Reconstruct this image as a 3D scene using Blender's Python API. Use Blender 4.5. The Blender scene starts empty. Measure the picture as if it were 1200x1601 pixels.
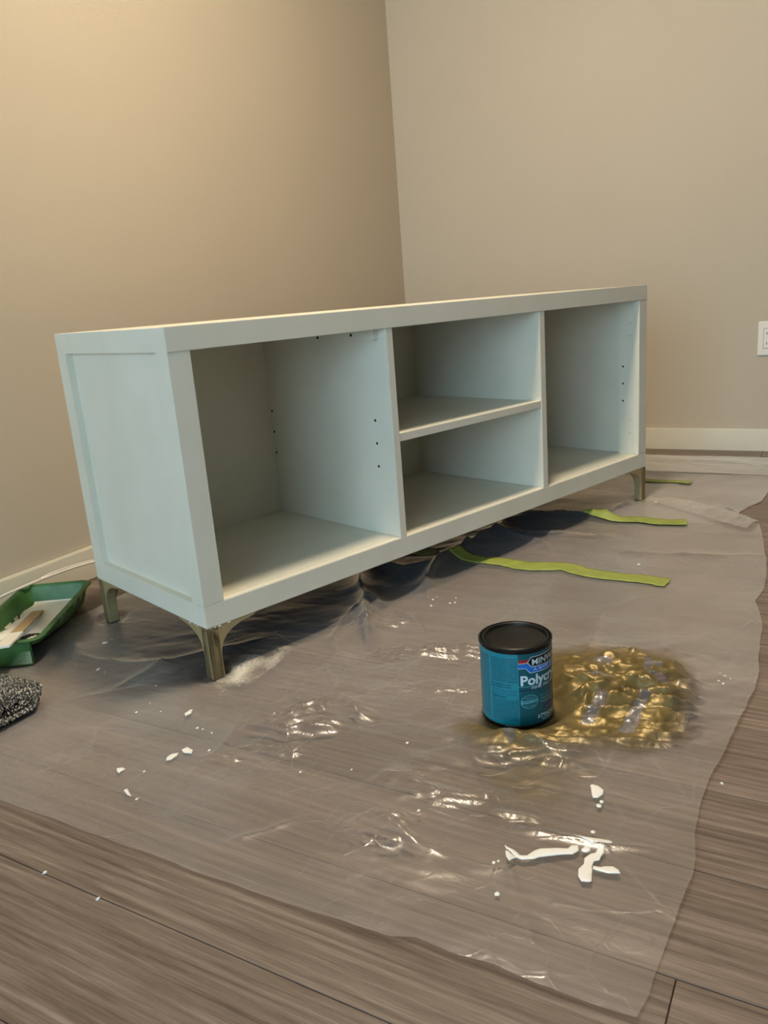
import bpy, bmesh, math, random
import numpy as np
from mathutils import Vector, Matrix
random.seed(7); rng = np.random.RandomState(11)
S = bpy.context.scene; COL = S.collection

# ------------------------------------------------------------------ camera
cd = bpy.data.cameras.new('camera'); cam = bpy.data.objects.new('camera', cd); COL.objects.link(cam)
cd.sensor_fit = 'VERTICAL'; cd.sensor_height = 32.0; cd.lens = 1241.556/1601*32.0
cd.clip_start = .02
_f = Vector((0.83263173, 0.4903348, -0.25748047)); _r = Vector((0.48832619, -0.86931456, -0.07635262)); _u = Vector((0.26126987, 0.06216084, 0.96326221))
m = Matrix.Identity(4)
for i in range(3):
    m[i][0] = _r[i]; m[i][1] = _u[i]; m[i][2] = -_f[i]
m.translation = (-0.9428, -0.9287, 0.6275)
cam.matrix_world = m
S.camera = cam
# ------------------------------------------------------------------ light levels
DAY = 7.6            # daylight seen through the window
LAMP = 222.0          # ceiling lamp radiance
S.view_settings.view_transform = 'Standard'; S.view_settings.look = 'None'
S.view_settings.gamma = 1.0; S.view_settings.use_curve_mapping = False
S.view_settings.exposure = 0.0
w = bpy.data.worlds.new('world'); S.world = w; w.use_nodes = True
w.node_tree.nodes['Background'].inputs[0].default_value = (.54, .81, 1.0, 1)
w.node_tree.nodes['Background'].inputs[1].default_value = DAY

CX, CY, CZ = 2.16436, 0.7131, 2.44      # right wall, back wall, ceiling
X0, Y0 = -3.4, -5.0                     # the room's other two walls

# ------------------------------------------------------------------ material helpers
def lin(h):
    c = [int(h[i:i+2], 16)/255 for i in (0, 2, 4)]
    return tuple((v/12.92 if v <= .04045 else ((v+.055)/1.055)**2.4) for v in c)+(1,)
class NT:
    def __init__(s, name):
        s.m = bpy.data.materials.new(name); s.m.use_nodes = True; s.t = s.m.node_tree; s.n = s.t.nodes
        s.b = s.n['Principled BSDF']; s.out = s.n['Material Output']
    def node(s, typ, **k):
        n = s.n.new(typ)
        for a, v in k.items():
            if hasattr(n, a): setattr(n, a, v)
        return n
    def link(s, a, b): s.t.links.new(a, b)
    def set(s, **k):
        for a, v in k.items(): s.b.inputs[a.replace('_', ' ')].default_value = v
        return s
    def coords(s, scale=(1, 1, 1), kind='Object', loc=(0, 0, 0)):
        tc = s.node('ShaderNodeTexCoord'); mp = s.node('ShaderNodeMapping')
        mp.inputs['Scale'].default_value = scale; mp.inputs['Location'].default_value = loc
        s.link(tc.outputs[kind], mp.inputs[0]); return mp.outputs[0]
    def noise(s, vec, scale=5, detail=3, rough=.5, dist=0):
        n = s.node('ShaderNodeTexNoise'); n.inputs['Scale'].default_value = scale; n.inputs['Detail'].default_value = detail
        n.inputs['Roughness'].default_value = rough; n.inputs['Distortion'].default_value = dist
        if vec is not None: s.link(vec, n.inputs['Vector'])
        return n.outputs['Fac']
    def ramp(s, fac, stops):
        r = s.node('ShaderNodeValToRGB'); e = r.color_ramp.elements
        while len(e) < len(stops): e.new(.5)
        for i, (p, c) in enumerate(stops):
            e[i].position = p; e[i].color = c if len(c) == 4 else tuple(c)+(1,)
        s.link(fac, r.inputs[0]); return r.outputs[0]
    def math(s, op, a, b=None, clamp=False):
        n = s.node('ShaderNodeMath'); n.operation = op; n.use_clamp = clamp
        for i, v in enumerate((a, b)):
            if v is None: continue
            if isinstance(v, (int, float)): n.inputs[i].default_value = v
            else: s.link(v, n.inputs[i])
        return n.outputs[0]
    def mix(s, fac, a, b, blend='MIX'):
        n = s.node('ShaderNodeMix'); n.data_type = 'RGBA'; n.blend_type = blend
        for i, v in ((0, fac), (6, a), (7, b)):
            if isinstance(v, (int, float, tuple)): n.inputs[i].default_value = v
            else: s.link(v, n.inputs[i])
        return n.outputs[2]
    def bump(s, h, strength=.3, dist=.001):
        b = s.node('ShaderNodeBump'); b.inputs['Strength'].default_value = strength; b.inputs['Distance'].default_value = dist
        s.link(h, b.inputs['Height']); s.link(b.outputs[0], s.b.inputs['Normal']); return b.outputs[0]

def plain(name, hexc, rough=.5, metal=0., bump=None, var=0.0, spec=.5):
    t = NT(name); t.set(Base_Color=lin(hexc), Roughness=rough, Metallic=metal); t.b.inputs['Specular IOR Level'].default_value = spec
    if var:
        n = t.noise(t.coords(), 14, 4); c = lin(hexc)
        t.link(t.ramp(n, [(.3, tuple(v*(1-var) for v in c[:3])), (.7, tuple(min(1, v*(1+var)) for v in c[:3]))]), t.b.inputs['Base Color'])
    if bump: t.bump(t.noise(t.coords(), bump[0], 3), bump[1], bump[2])
    return t.m

# ------------------------------------------------------------------ mesh helpers
def mesh_obj(name, verts, faces, mat, parent=None, smooth=False):
    me = bpy.data.meshes.new(name); me.from_pydata(verts, [], faces); me.update()
    if smooth: me.polygons.foreach_set('use_smooth', [True]*len(me.polygons))
    return link(name, me, mat, parent)
def link(name, me, mat, parent=None):
    o = bpy.data.objects.new(name, me); COL.objects.link(o)
    for mt in (mat if isinstance(mat, (list, tuple)) else [mat]):
        if mt: me.materials.append(mt)
    if parent: o.parent = parent
    return o
def bm_obj(name, bm, mat, parent=None, smooth=False, bevel=0, seg=2):
    if bevel:
        bmesh.ops.bevel(bm, geom=list(bm.edges), offset=bevel, segments=seg, affect='EDGES', clamp_overlap=True)
    me = bpy.data.meshes.new(name); bmesh.ops.recalc_face_normals(bm, faces=bm.faces); bm.to_mesh(me); bm.free()
    if smooth: me.polygons.foreach_set('use_smooth', [True]*len(me.polygons))
    return link(name, me, mat, parent)
def add_box(bm, a, b):
    vs = [bm.verts.new((x, y, z)) for x in (a[0], b[0]) for y in (a[1], b[1]) for z in (a[2], b[2])]
    for f in ((0,1,3,2), (4,6,7,5), (0,4,5,1), (2,3,7,6), (0,2,6,4), (1,5,7,3)): bm.faces.new([vs[i] for i in f])
def box(name, a, b, mat, parent=None, bevel=0, seg=2):
    bm = bmesh.new(); add_box(bm, a, b); return bm_obj(name, bm, mat, parent, bevel=bevel, seg=seg)
def lathe(bm, prof, seg=96, c=(0, 0)):
    rings = []
    for r, z in prof:
        if r < 1e-6: rings.append([bm.verts.new((c[0], c[1], z))])
        else: rings.append([bm.verts.new((c[0]+r*math.cos(2*math.pi*i/seg), c[1]+r*math.sin(2*math.pi*i/seg), z)) for i in range(seg)])
    for A, B in zip(rings, rings[1:]):
        for i in range(seg):
            j = (i+1) % seg
            vs = [A[i % len(A)], A[j % len(A)], B[j % len(B)], B[i % len(B)]]
            u = []
            for v in vs:
                if v not in u: u.append(v)
            if len(u) > 2: bm.faces.new(u)
def tube(name, pts, r, mat, parent=None, n=10):
    bm = bmesh.new(); rings = []
    P = [Vector(p) for p in pts]
    for i, p in enumerate(P):
        t = (P[min(i+1, len(P)-1)]-P[max(i-1, 0)]).normalized()
        a = t.cross(Vector((0, 0, 1))).normalized(); b = a.cross(t)
        rings.append([bm.verts.new(p+a*r*math.cos(2*math.pi*k/n)+b*r*math.sin(2*math.pi*k/n)) for k in range(n)])
    for A, B in zip(rings, rings[1:]):
        for k in range(n): bm.faces.new((A[k], A[(k+1) % n], B[(k+1) % n], B[k]))
    bm.faces.new(rings[0]); bm.faces.new(rings[-1])
    return bm_obj(name, bm, mat, parent, smooth=True)
def catmull(pts, k=10):
    out = []
    P = [Vector(p) for p in pts]; P = [P[0]*2-P[1]]+P+[P[-1]*2-P[-2]]
    for i in range(1, len(P)-2):
        for j in range(k):
            t = j/k; a, b, c, d = P[i-1:i+3]
            out.append(.5*((2*b)+(c-a)*t+(2*a-5*b+4*c-d)*t*t+(3*b-a-3*c+d)*t*t*t))
    out.append(P[-2]); return out
def empty(name, label, cat, loc=(0, 0, 0), rz=0, group=None):
    o = bpy.data.objects.new(name, None); COL.objects.link(o); o.location = loc; o.rotation_euler = (0, 0, rz)
    o.empty_display_size = .05
    return tag(o, label, cat, group)
def tag(o, label, cat, group=None):
    o['label'] = label; o['category'] = cat
    if group: o['group'] = group
    return o
def struct(o, label=None, cat=None):
    o['kind'] = 'structure'
    if label: o['label'] = label
    if cat: o['category'] = cat
    return o

# ------------------------------------------------------------------ materials
def wall_mat(name, c1, c2):
    t = NT(name); v = t.coords()
    t.link(t.ramp(t.noise(v, 1.3, 3), [(.3, lin(c1)), (.7, lin(c2))]), t.b.inputs['Base Color'])
    t.set(Roughness=.62); t.b.inputs['Specular IOR Level'].default_value = .3
    h = t.math('ADD', t.noise(v, 260, 2), t.math('MULTIPLY', t.noise(v, 60, 2), .6))
    t.bump(h, .16, .0016); return t.m
M_wall = wall_mat('beige wall paint', 'BDB09E', 'C0B4A1')
M_ceil = wall_mat('ceiling paint', 'C8C2B8', 'CCC6BC')
M_trim = plain('cream trim paint', 'DCD5C2', .35, var=.03, bump=(90, .1, .0008))
def wood_mat():
    t = NT('grey brown plank wood')
    oi = t.node('ShaderNodeObjectInfo'); tc = t.node('ShaderNodeTexCoord')
    add = t.node('ShaderNodeVectorMath'); add.operation = 'ADD'
    cmb = t.node('ShaderNodeCombineXYZ'); t.link(t.math('MULTIPLY', oi.outputs['Random'], 37.0), cmb.inputs[0]); t.link(t.math('MULTIPLY', oi.outputs['Random'], 91.0), cmb.inputs[1])
    t.link(tc.outputs['Object'], add.inputs[0]); t.link(cmb.outputs[0], add.inputs[1])
    def mp(sc):
        m_ = t.node('ShaderNodeMapping'); m_.inputs['Scale'].default_value = sc; t.link(add.outputs[0], m_.inputs[0]); return m_.outputs[0]
    fine = t.noise(mp((520, 16, 1)), 1, 5, .7)
    mid = t.noise(mp((150, 3.6, 1)), 1, 5, .6, 1.0)
    big = t.noise(mp((24, 1.3, 1)), 1, 5, .6, 1.6)
    wv = t.node('ShaderNodeTexWave'); wv.wave_type = 'BANDS'; wv.bands_direction = 'X'
    wv.inputs['Scale'].default_value = 5.5; wv.inputs['Distortion'].default_value = 9; wv.inputs['Detail'].default_value = 4; wv.inputs['Detail Scale'].default_value = .7
    t.link(mp((4.2, .42, 1)), wv.inputs['Vector'])
    s = t.math('ADD', t.math('MULTIPLY', mid, .28), t.math('MULTIPLY', fine, .30))
    s = t.math('ADD', s, t.math('MULTIPLY', big, .36)); s = t.math('ADD', s, t.math('MULTIPLY', wv.outputs['Fac'], .06))
    col = t.ramp(s, [(.36, lin('4C4039')), (.45, lin('6A5B51')), (.53, lin('7D6E64')), (.64, lin('978A7F'))])
    br = t.math('ADD', t.math('MULTIPLY', oi.outputs['Random'], .18), .91)
    hs = t.node('ShaderNodeHueSaturation'); t.link(col, hs.inputs['Color']); t.link(br, hs.inputs['Value']); t.link(hs.outputs[0], t.b.inputs['Base Color'])
    t.set(Roughness=.46); t.b.inputs['Specular IOR Level'].default_value = .35
    t.bump(s, .35, .0007); return t.m
M_wood = wood_mat()
M_gap = plain('dark subfloor', '1E1814', .9)
def painted_white():
    t = NT('white satin furniture paint'); v = t.coords()
    t.set(Base_Color=lin('E4E0D1'), Roughness=.42); t.b.inputs['Specular IOR Level'].default_value = .4
    t.link(t.ramp(t.noise(v, 9, 3), [(.3, lin('E1DDCC')), (.7, lin('E8E3D4'))]), t.b.inputs['Base Color'])
    t.bump(t.noise(v, 330, 2), .12, .0008); return t.m
M_white = painted_white()
M_hole = plain('dark pin hole', '120E0A', .9)
M_goldleg = plain('antique gold sprayed metal', 'A6926B', .5, .15, var=.06, bump=(400, .06, .0004))
M_whitepl = plain('white plastic', 'E6DED2', .35)
M_slot = plain('dark slot', '141210', .8)
def film(name, dens=.12, tint=(.95, .94, .93, 1), milk=(.82, .80, .82, 1), rough=.16, bump=True):
    t = NT(name); t.n.remove(t.b)
    tr = t.node('ShaderNodeBsdfTransparent'); tr.inputs[0].default_value = tint
    df = t.node('ShaderNodeBsdfDiffuse'); df.inputs[0].default_value = milk
    tl = t.node('ShaderNodeBsdfTranslucent'); tl.inputs[0].default_value = milk
    g1 = t.node('ShaderNodeBsdfGlossy'); g1.inputs['Roughness'].default_value = rough; g1.inputs[0].default_value = (1, 1, 1, 1)
    g2 = t.node('ShaderNodeBsdfGlossy'); g2.inputs['Roughness'].default_value = .33; g2.inputs[0].default_value = (1, 1, 1, 1)
    gl = t.node('ShaderNodeMixShader'); gl.inputs[0].default_value = .78; t.link(g1.outputs[0], gl.inputs[1]); t.link(g2.outputs[0], gl.inputs[2])
    v = t.coords()
    bp = t.node('ShaderNodeBump'); bp.inputs['Strength'].default_value = .55; bp.inputs['Distance'].default_value = .0012
    wr = t.node('ShaderNodeTexNoise'); wr.inputs['Scale'].default_value = 34; wr.inputs['Detail'].default_value = 2.5; wr.inputs['Distortion'].default_value = 1.6
    t.link(v, wr.inputs['Vector']); ridg = t.math('ABSOLUTE', t.math('SUBTRACT', wr.outputs['Fac'], .5))
    def vor(sc, off, wd):
        vo = t.node('ShaderNodeTexVoronoi'); vo.feature = 'DISTANCE_TO_EDGE'; vo.inputs['Scale'].default_value = sc
        ns = t.node('ShaderNodeTexNoise'); ns.inputs['Scale'].default_value = sc*.7; ns.inputs['Detail'].default_value = 2; t.link(v, ns.inputs['Vector'])
        sb = t.node('ShaderNodeVectorMath'); sb.operation = 'SUBTRACT'; sb.inputs[1].default_value = (.5, .5, .5); t.link(ns.outputs['Color'], sb.inputs[0])
        scl = t.node('ShaderNodeVectorMath'); scl.operation = 'SCALE'; scl.inputs['Scale'].default_value = .7/sc; t.link(sb.outputs[0], scl.inputs[0])
        ad = t.node('ShaderNodeVectorMath'); ad.operation = 'ADD'; t.link(v, ad.inputs[0]); t.link(scl.outputs[0], ad.inputs[1]); t.link(ad.outputs[0], vo.inputs['Vector'])
        e_ = t.math('SUBTRACT', 1.0, t.math('DIVIDE', vo.outputs['Distance'], wd), clamp=True)
        gate = t.math('MULTIPLY', t.math('SUBTRACT', t.noise(t.coords(loc=(off, off, 0)), 4.5, 3), .46), 7.0, clamp=True)
        return t.math('MULTIPLY', e_, gate)
    cr1 = vor(9, 3.1, .035); cr2 = vor(23, 8.3, .045)
    crs = t.math('ADD', cr1, t.math('MULTIPLY', cr2, .6), clamp=True)
    hh = t.math('ADD', ridg, t.math('ADD', t.math('MULTIPLY', cr1, .8), t.math('MULTIPLY', cr2, .5)))
    t.link(hh, bp.inputs['Height'])
    for b in (df, g1, g2): t.link(bp.outputs[0], b.inputs['Normal'])
    m1 = t.node('ShaderNodeMixShader'); m1.inputs[0].default_value = .35; t.link(df.outputs[0], m1.inputs[1]); t.link(tl.outputs[0], m1.inputs[2])
    lw = t.node('ShaderNodeLayerWeight'); lw.inputs['Blend'].default_value = .5
    f = t.math('POWER', lw.outputs['Facing'], 2.6)
    cloud = t.noise(t.coords(), 3.2, 2)
    d = t.math('ADD', t.math('MULTIPLY', f, .46), t.math('ADD', t.math('MULTIPLY', cloud, dens*2), t.math('MULTIPLY', crs, .055)), clamp=True)
    m2 = t.node('ShaderNodeMixShader'); t.link(d, m2.inputs[0]); t.link(tr.outputs[0], m2.inputs[1]); t.link(m1.outputs[0], m2.inputs[2])
    fr = t.node('ShaderNodeFresnel'); fr.inputs['IOR'].default_value = 1.5; t.link(bp.outputs[0], fr.inputs['Normal']); t.link(bp.outputs[0], lw.inputs['Normal'])
    fac = t.math('MULTIPLY', fr.outputs[0], 1.5, clamp=True)
    m3 = t.node('ShaderNodeMixShader'); t.link(fac, m3.inputs[0]); t.link(m2.outputs[0], m3.inputs[1]); t.link(gl.outputs[0], m3.inputs[2])
    t.link(m3.outputs[0], t.out.inputs['Surface']); return t.m
M_film = film('clear plastic film')
M_film2 = film('clear plastic film far', .30)
def alpha_attr(name, base, metal, rough, attr, gain=1.0, nscale=90, namp=.5):
    t = NT(name); t.set(Base_Color=lin(base), Metallic=metal, Roughness=rough)
    at = t.node('ShaderNodeAttribute'); at.attribute_name = attr
    n = t.noise(t.coords(), nscale, 5, .7); n2 = t.noise(t.coords(), 16, 4, .6)
    k = t.math('ADD', at.outputs['Fac'], t.math('MULTIPLY', t.math('SUBTRACT', n, .5), namp))
    k = t.math('ADD', k, t.math('MULTIPLY', t.math('SUBTRACT', n2, .5), namp*1.4))
    k = t.math('MULTIPLY', t.math('MULTIPLY', k, t.math('GREATER_THAN', at.outputs['Fac'], .02)), gain, clamp=True)
    t.link(k, t.b.inputs['Alpha'])
    if metal:
        mp_ = t.node('ShaderNodeMapping'); mp_.inputs['Rotation'].default_value = (0, 0, math.radians(60.7)); mp_.inputs['Scale'].default_value = (.42, 1, 1); tc_ = t.node('ShaderNodeTexCoord'); t.link(tc_.outputs['Object'], mp_.inputs[0])
        vo = t.node('ShaderNodeTexVoronoi'); vo.feature = 'DISTANCE_TO_EDGE'; vo.inputs['Scale'].default_value = 42; t.link(mp_.outputs[0], vo.inputs['Vector'])
        v2 = t.node('ShaderNodeTexVoronoi'); v2.feature = 'F1'; v2.inputs['Scale'].default_value = 110; t.link(mp_.outputs[0], v2.inputs['Vector'])
        t.bump(t.math('ADD', t.math('MULTIPLY', vo.outputs['Distance'], 1.0), t.math('MULTIPLY', v2.outputs['Distance'], .35)), .35, .004)
    return t.m
M_gold = alpha_attr('gold overspray', '83703F', .42, .40, 'cover', .85, 60, .35)
M_dust = alpha_attr('dried paint dust', 'E6E0D2', 0, .6, 'cover', .9, 220, 1.5)
M_tape = NT('green masking tape'); M_tape.set(Base_Color=lin('A9C23E'), Roughness=.55)
M_tape.link(M_tape.ramp(M_tape.noise(M_tape.coords(), 30, 3), [(.3, lin('8A9641')), (.7, lin('9CA552'))]), M_tape.b.inputs['Base Color'])
M_tape.bump(M_tape.noise(M_tape.coords(), 260, 3), .3, .0008); M_tape = M_tape.m
M_paintw = plain('dried white paint', 'EFEDE8', .38, bump=(180, .25, .0012))
M_creampaint = plain('wet cream paint', 'F1EADC', .3, bump=(40, .12, .0015))
M_stick = plain('bare stir stick wood', 'A98E66', .7, var=.15, bump=(120, .2, .0008))
M_black = plain('gloss black metal', '0C0C0D', .22, .2)
M_lid = plain('black lid coating', '16130F', .38, .3, var=.2)
M_shade = None

# ------------------------------------------------------------------ room shell
T = .12
floor = struct(box('floor', (X0-T, Y0-T, -.06), (CX+T, CY+T, -.009), M_gap), 'grey brown wood plank floor', 'floor')
# planks, running towards the back wall
PW = .155; k = 0; proto = {}
xs = [-.465+PW*i for i in range(-19, 18)]
for ci, xa in enumerate(xs):
    xb = min(xa+PW, CX); xa = max(xa, X0)
    if xb-xa < .01: continue
    r_ = random.Random(ci*7+3)
    if abs(xa+.465) < .001: cuts = [-.83-3.66, -.83-2.44, -.83-1.22, -.83, -.83+1.22]
    elif xa > 1.9 and xa < 2.1: cuts = [-4.36, -3.14, -1.92, -.70, .52]
    else:
        o_ = r_.uniform(0, 1.22)
        o_ = r_.uniform(-.06, .16) if xa > -.33 else r_.uniform(.25, .5)
        cuts = [o_-4.88, o_-3.66, o_-2.44, o_-1.22, o_]
    ys = [Y0]+[c_ for c_ in cuts if Y0+.1 < c_ < CY-.06]+[CY]
    for ya, yb in zip(ys, ys[1:]):
        g = .0004; key = (round(xb-xa, 3), round(yb-ya, 3))
        if key not in proto:
            bm = bmesh.new(); add_box(bm, (g, g, -.009), (xb-xa-g, yb-ya-g, 0))
            bmesh.ops.bevel(bm, geom=[e for e in bm.edges if all(v.co.z > -.001 for v in e.verts)], offset=.0007, segments=1, affect='EDGES')
            o = bm_obj('floor_plank', bm, M_wood, floor); proto[key] = o.data
        else:
            o = bpy.data.objects.new('floor_plank', proto[key]); COL.objects.link(o); o.parent = floor
        o.location = (xa, ya, -r_.uniform(0, .0003))
        k += 1
struct(box('wall_back', (X0-T, CY, -.06), (CX+T, CY+T, CZ), M_wall), 'beige painted wall behind the media console', 'wall')
struct(box('wall_right', (CX, Y0-T, -.06), (CX+T, CY, CZ), M_wall), 'beige painted wall with the outlet', 'wall')
struct(box('wall_front', (X0-T, Y0-T, -.06), (CX, Y0, CZ), M_wall))
WY0, WY1, WZ0, WZ1 = -2.0, .62, .25, 2.1
bm = bmesh.new()
add_box(bm, (X0-T, Y0, -.06), (X0, WY0, CZ)); add_box(bm, (X0-T, WY1, -.06), (X0, CY, CZ))
add_box(bm, (X0-T, WY0, -.06), (X0, WY1, WZ0)); add_box(bm, (X0-T, WY0, WZ1), (X0, WY1, CZ))
struct(bm_obj('wall_left', bm, M_wall))
struct(box('ceiling', (X0-T, Y0-T, CZ), (CX+T, CY+T, CZ+.1), M_ceil))
win = bmesh.new()
fw = .05
for a, b in (((WY0, WZ0), (WY0+fw, WZ1)), ((WY1-fw, WZ0), (WY1, WZ1)), ((WY0+fw, WZ0), (WY1-fw, WZ0+fw)), ((WY0+fw, WZ1-fw), (WY1-fw, WZ1)), (((WY0+WY1)/2-.025, WZ0+fw), ((WY0+WY1)/2+.025, WZ1-fw))):
    add_box(win, (X0-.08, a[0], a[1]), (X0-.03, b[0], b[1]))
win = struct(bm_obj('window_1', win, M_trim))
tg = NT('window glass'); tg.n.remove(tg.b); a_ = tg.node('ShaderNodeBsdfTransparent'); b_ = tg.node('ShaderNodeBsdfGlossy'); b_.inputs['Roughness'].default_value = 0
c_ = tg.node('ShaderNodeMixShader'); f_ = tg.node('ShaderNodeFresnel'); tg.link(f_.outputs[0], c_.inputs[0]); tg.link(a_.outputs[0], c_.inputs[1]); tg.link(b_.outputs[0], c_.inputs[2]); tg.link(c_.outputs[0], tg.out.inputs['Surface'])
for ya, yb in ((WY0+fw, (WY0+WY1)/2-.025), ((WY0+WY1)/2+.025, WY1-fw)):
    box('window_pane', (X0-.057, ya, WZ0+fw), (X0-.053, yb, WZ1-fw), tg.m, win)
pl = bpy.data.lights.new('window_portal', 'AREA'); pl.shape = 'RECTANGLE'; pl.size = WZ1-WZ0; pl.size_y = WY1-WY0; pl.cycles.is_portal = True
po = bpy.data.objects.new('window_portal', pl); COL.objects.link(po); po.location = (X0-.1, (WY0+WY1)/2, (WZ0+WZ1)/2); po.rotation_euler = (0, -math.pi/2, 0)

# baseboards: a bevelled board with a rounded top
def baseboard(name, a, b, label):
    bm = bmesh.new(); add_box(bm, a, b)
    bmesh.ops.bevel(bm, geom=[e for e in bm.edges if all(v.co.z > .07 for v in e.verts)], offset=.003, segments=2, affect='EDGES')
    return struct(bm_obj(name, bm, M_trim), label, 'baseboard')
baseboard('baseboard_back', (X0, CY-.013, 0), (CX, CY, .080), 'cream baseboard along the wall behind the console')
baseboard('baseboard_right', (CX-.013, Y0, 0), (CX, CY-.013, .080), 'cream baseboard under the outlet')

# ceiling lamps
def ceiling_lamp(loc, strength, label, r=.15):
    t = empty('ceiling_light', label, 'lamp', loc)
    bm = bmesh.new(); lathe(bm, [(0, 0), (r*1.08, 0), (r*1.08, -.018), (r*1.0, -.03), (0, -.03)], 48); bm_obj('lamp_base', bm, M_whitepl, t)
    e = NT('lamp glow'); e.n.remove(e.b); em = e.node('ShaderNodeEmission'); em.inputs[0].default_value = (1, .83, .60, 1); em.inputs[1].default_value = strength
    e.link(em.outputs[0], e.out.inputs['Surface'])
    bm = bmesh.new(); lathe(bm, [(r*.98, -.0305), (r*.93, -.045), (r*.7, -.058), (r*.3, -.064), (0, -.065)], 48); bm_obj('lamp_diffuser', bm, e.m, t, smooth=True)
    return t
ceiling_lamp((.43, -.32, CZ), LAMP, 'round flush ceiling lamp over the media console')

# wall outlet
t = empty('wall_outlet', 'white rectangular wall outlet plate above the right baseboard', 'outlet', (CX, -.701, .397))
box('face_plate', (-.006, -.035, -.0585), (0, .035, .0585), M_whitepl, t, bevel=.0025, seg=3)
box('insert_gap', (-.0064, -.0178, -.0348), (-.006, .0178, .0348), M_slot, t)
ins = box('outlet_insert', (-.008, -.0168, -.0338), (-.006, .0168, .0338), M_whitepl, t, bevel=.0006, seg=1)
for s_ in (-1, 1):
    for y_ in (-.006, .007): box('slot', (-.0083, y_-.001, s_*.017-.004), (-.0079, y_+.001, s_*.017+.004), M_slot, ins)
for s_ in (-1, 1):
    bm = bmesh.new(); lathe(bm, [(0, .0008), (.003, .0005), (.003, -.0005), (0, -.0005)], 16); o = bm_obj('screw', bm, M_whitepl, t); o.rotation_euler = (0, -math.pi/2, 0); o.location = (-.0065, 0, s_*.048)

# ------------------------------------------------------------------ media console
TH = -.3093
cab = empty('media_console', 'white painted open media console with three bays on gold legs', 'cabinet', (0, 0, 0), TH)
L, H0, H1, D = 1.468, .100, .612, .451
bv = .0012
bm = bmesh.new(); add_box(bm, (.0008, .004, .594), (L-.0008, D, H1)); bm_obj('top_panel', bm, M_white, cab, bevel=bv)
box('bottom_panel', (.015, .018, .124), (L-.015, D-.008, .142), M_white, cab, bevel=.0006)
box('underside_bounce_blocker', (.016, .019, .1125), (L-.016, D-.009, .1238), plain('dark bounce blocker', '3A2E24', .8), cab)  # unseen dark board, added to cut bounce light and deepen shade below the case
box('back_panel', (.012, .430, .112), (L-.012, .437, .600), M_white, cab)
box('top_rail', (0, -.0005, .573), (L, .018, .6125), M_white, cab, bevel=.0008)
box('bottom_rail', (0, 0, H0), (L, .018, .142), M_white, cab, bevel=bv)
box('stile', (0, 0, .1420), (.041, .018, .5730), M_white, cab, bevel=.0005)
box('stile', (1.427, 0, .1424), (L, .018, .5726), M_white, cab, bevel=bv)
def holes(par, x, pts, r=.003):
    for y, z in pts:
        bm = bmesh.new(); lathe(bm, [(0, .0003), (r, .0003), (r, -.004), (0, -.004)], 14)
        o = bm_obj('pin_hole', bm, M_hole, par); o.rotation_euler = (0, -math.pi/2, 0); o.location = (x, y, z)
def divider(x0, x1, pins=()):
    o = box('divider', (x0, .0004, .1422), (x1, .430, .5728), M_white, cab, bevel=.0008)
    holes(o, x0, pins); return o
d1 = divider(.474, .492, [(.052, .388), (.052, .340), (.052, .291), (.421, .390), (.421, .340), (.421, .289)])
divider(.974, .994)
box('shelf', (.492, .002, .344), (.974, .430, .361), M_white, cab, bevel=.0008)
cl = box('cleat', (.460, .024, .552), (.474, .30, .594), M_white, cab, bevel=.0008)
holes(cl, .4599, [(.09, .563), (.20, .560)], .0032)
def end_panel(side):
    X = (lambda v: v) if side < 0 else (lambda v: L-v)
    def bx(name, a, b, par, bev=bv):
        xa, xb = sorted((X(a[0]), X(b[0]))); return box(name, (xa, a[1], a[2]), (xb, b[1], b[2]), M_white, par, bevel=bev)
    p = bx('end_panel', (.014, .018, .112), (.026, .430, .594), cab, 0)
    bx('frame_rail', (.0001, .0172, .573), (.0165, D, .6115), p, .0006); bx('frame_rail', (.0001, .0172, H0), (.0165, D, .140), p, .0006)
    bx('frame_stile', (.0001, .0172, .1400), (.0165, .040, .5730), p, .0004); bx('frame_stile', (.0001, .411, .1400), (.0165, D, .5730), p, .0004)
    bx('liner', (.026, .018, .142), (.041, .064, .594), p, .0006); bx('liner', (.026, .385, .142), (.041, .430, .594), p, .0006)
    return p
end_panel(-1); e2 = end_panel(1)
holes(e2, 1.427, [(.050, .393), (.050, .345), (.050, .296)], .0028)
holes(e2, 1.4268, [(.027, .512), (.027, .478), (.027, .24), (.027, .203)], .0012)
# legs: a square post whose two outer faces flare into wings under the case
def leg_profile():
    pts = [(0, 0), (.0235, 0), (.0225, .040), (.0245, .056), (.0295, .068), (.038, .078), (.050, .0855), (.068, .0915), (.098, .0955), (.100, .0995), (0, .0995)]
    return pts
def make_leg(sx, sy, ox, oy):
    bm = bmesh.new(); T_ = .0225
    for axis in (0, 1):
        pr = leg_profile(); A, B = [], []
        for u, z in pr:
            z = z+.0022 if z == 0 else z
            if axis == 0: A.append(bm.verts.new((ox+sx*u, oy, z))); B.append(bm.verts.new((ox+sx*u, oy+sy*T_, z)))
            else: A.append(bm.verts.new((ox, oy+sy*u, z))); B.append(bm.verts.new((ox+sx*T_, oy+sy*u, z)))
        n = len(pr)
        for i in range(n):
            j = (i+1) % n; bm.faces.new((A[i], A[j], B[j], B[i]))
        bm.faces.new(A); bm.faces.new(B)
    o = bm_obj('leg', bm, M_goldleg, cab)
    md = o.modifiers.new('b', 'BEVEL'); md.width = .0012; md.segments = 2; md.limit_method = 'ANGLE'; md.angle_limit = math.radians(50)
    xa, xb = sorted((ox+sx*.001, ox+sx*.102)); ya, yb = sorted((oy+sy*.001, oy+sy*.102))
    box('mounting_plate', (xa, ya, .0978), (xb, yb, .0999), M_goldleg, o)
    return o
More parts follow.
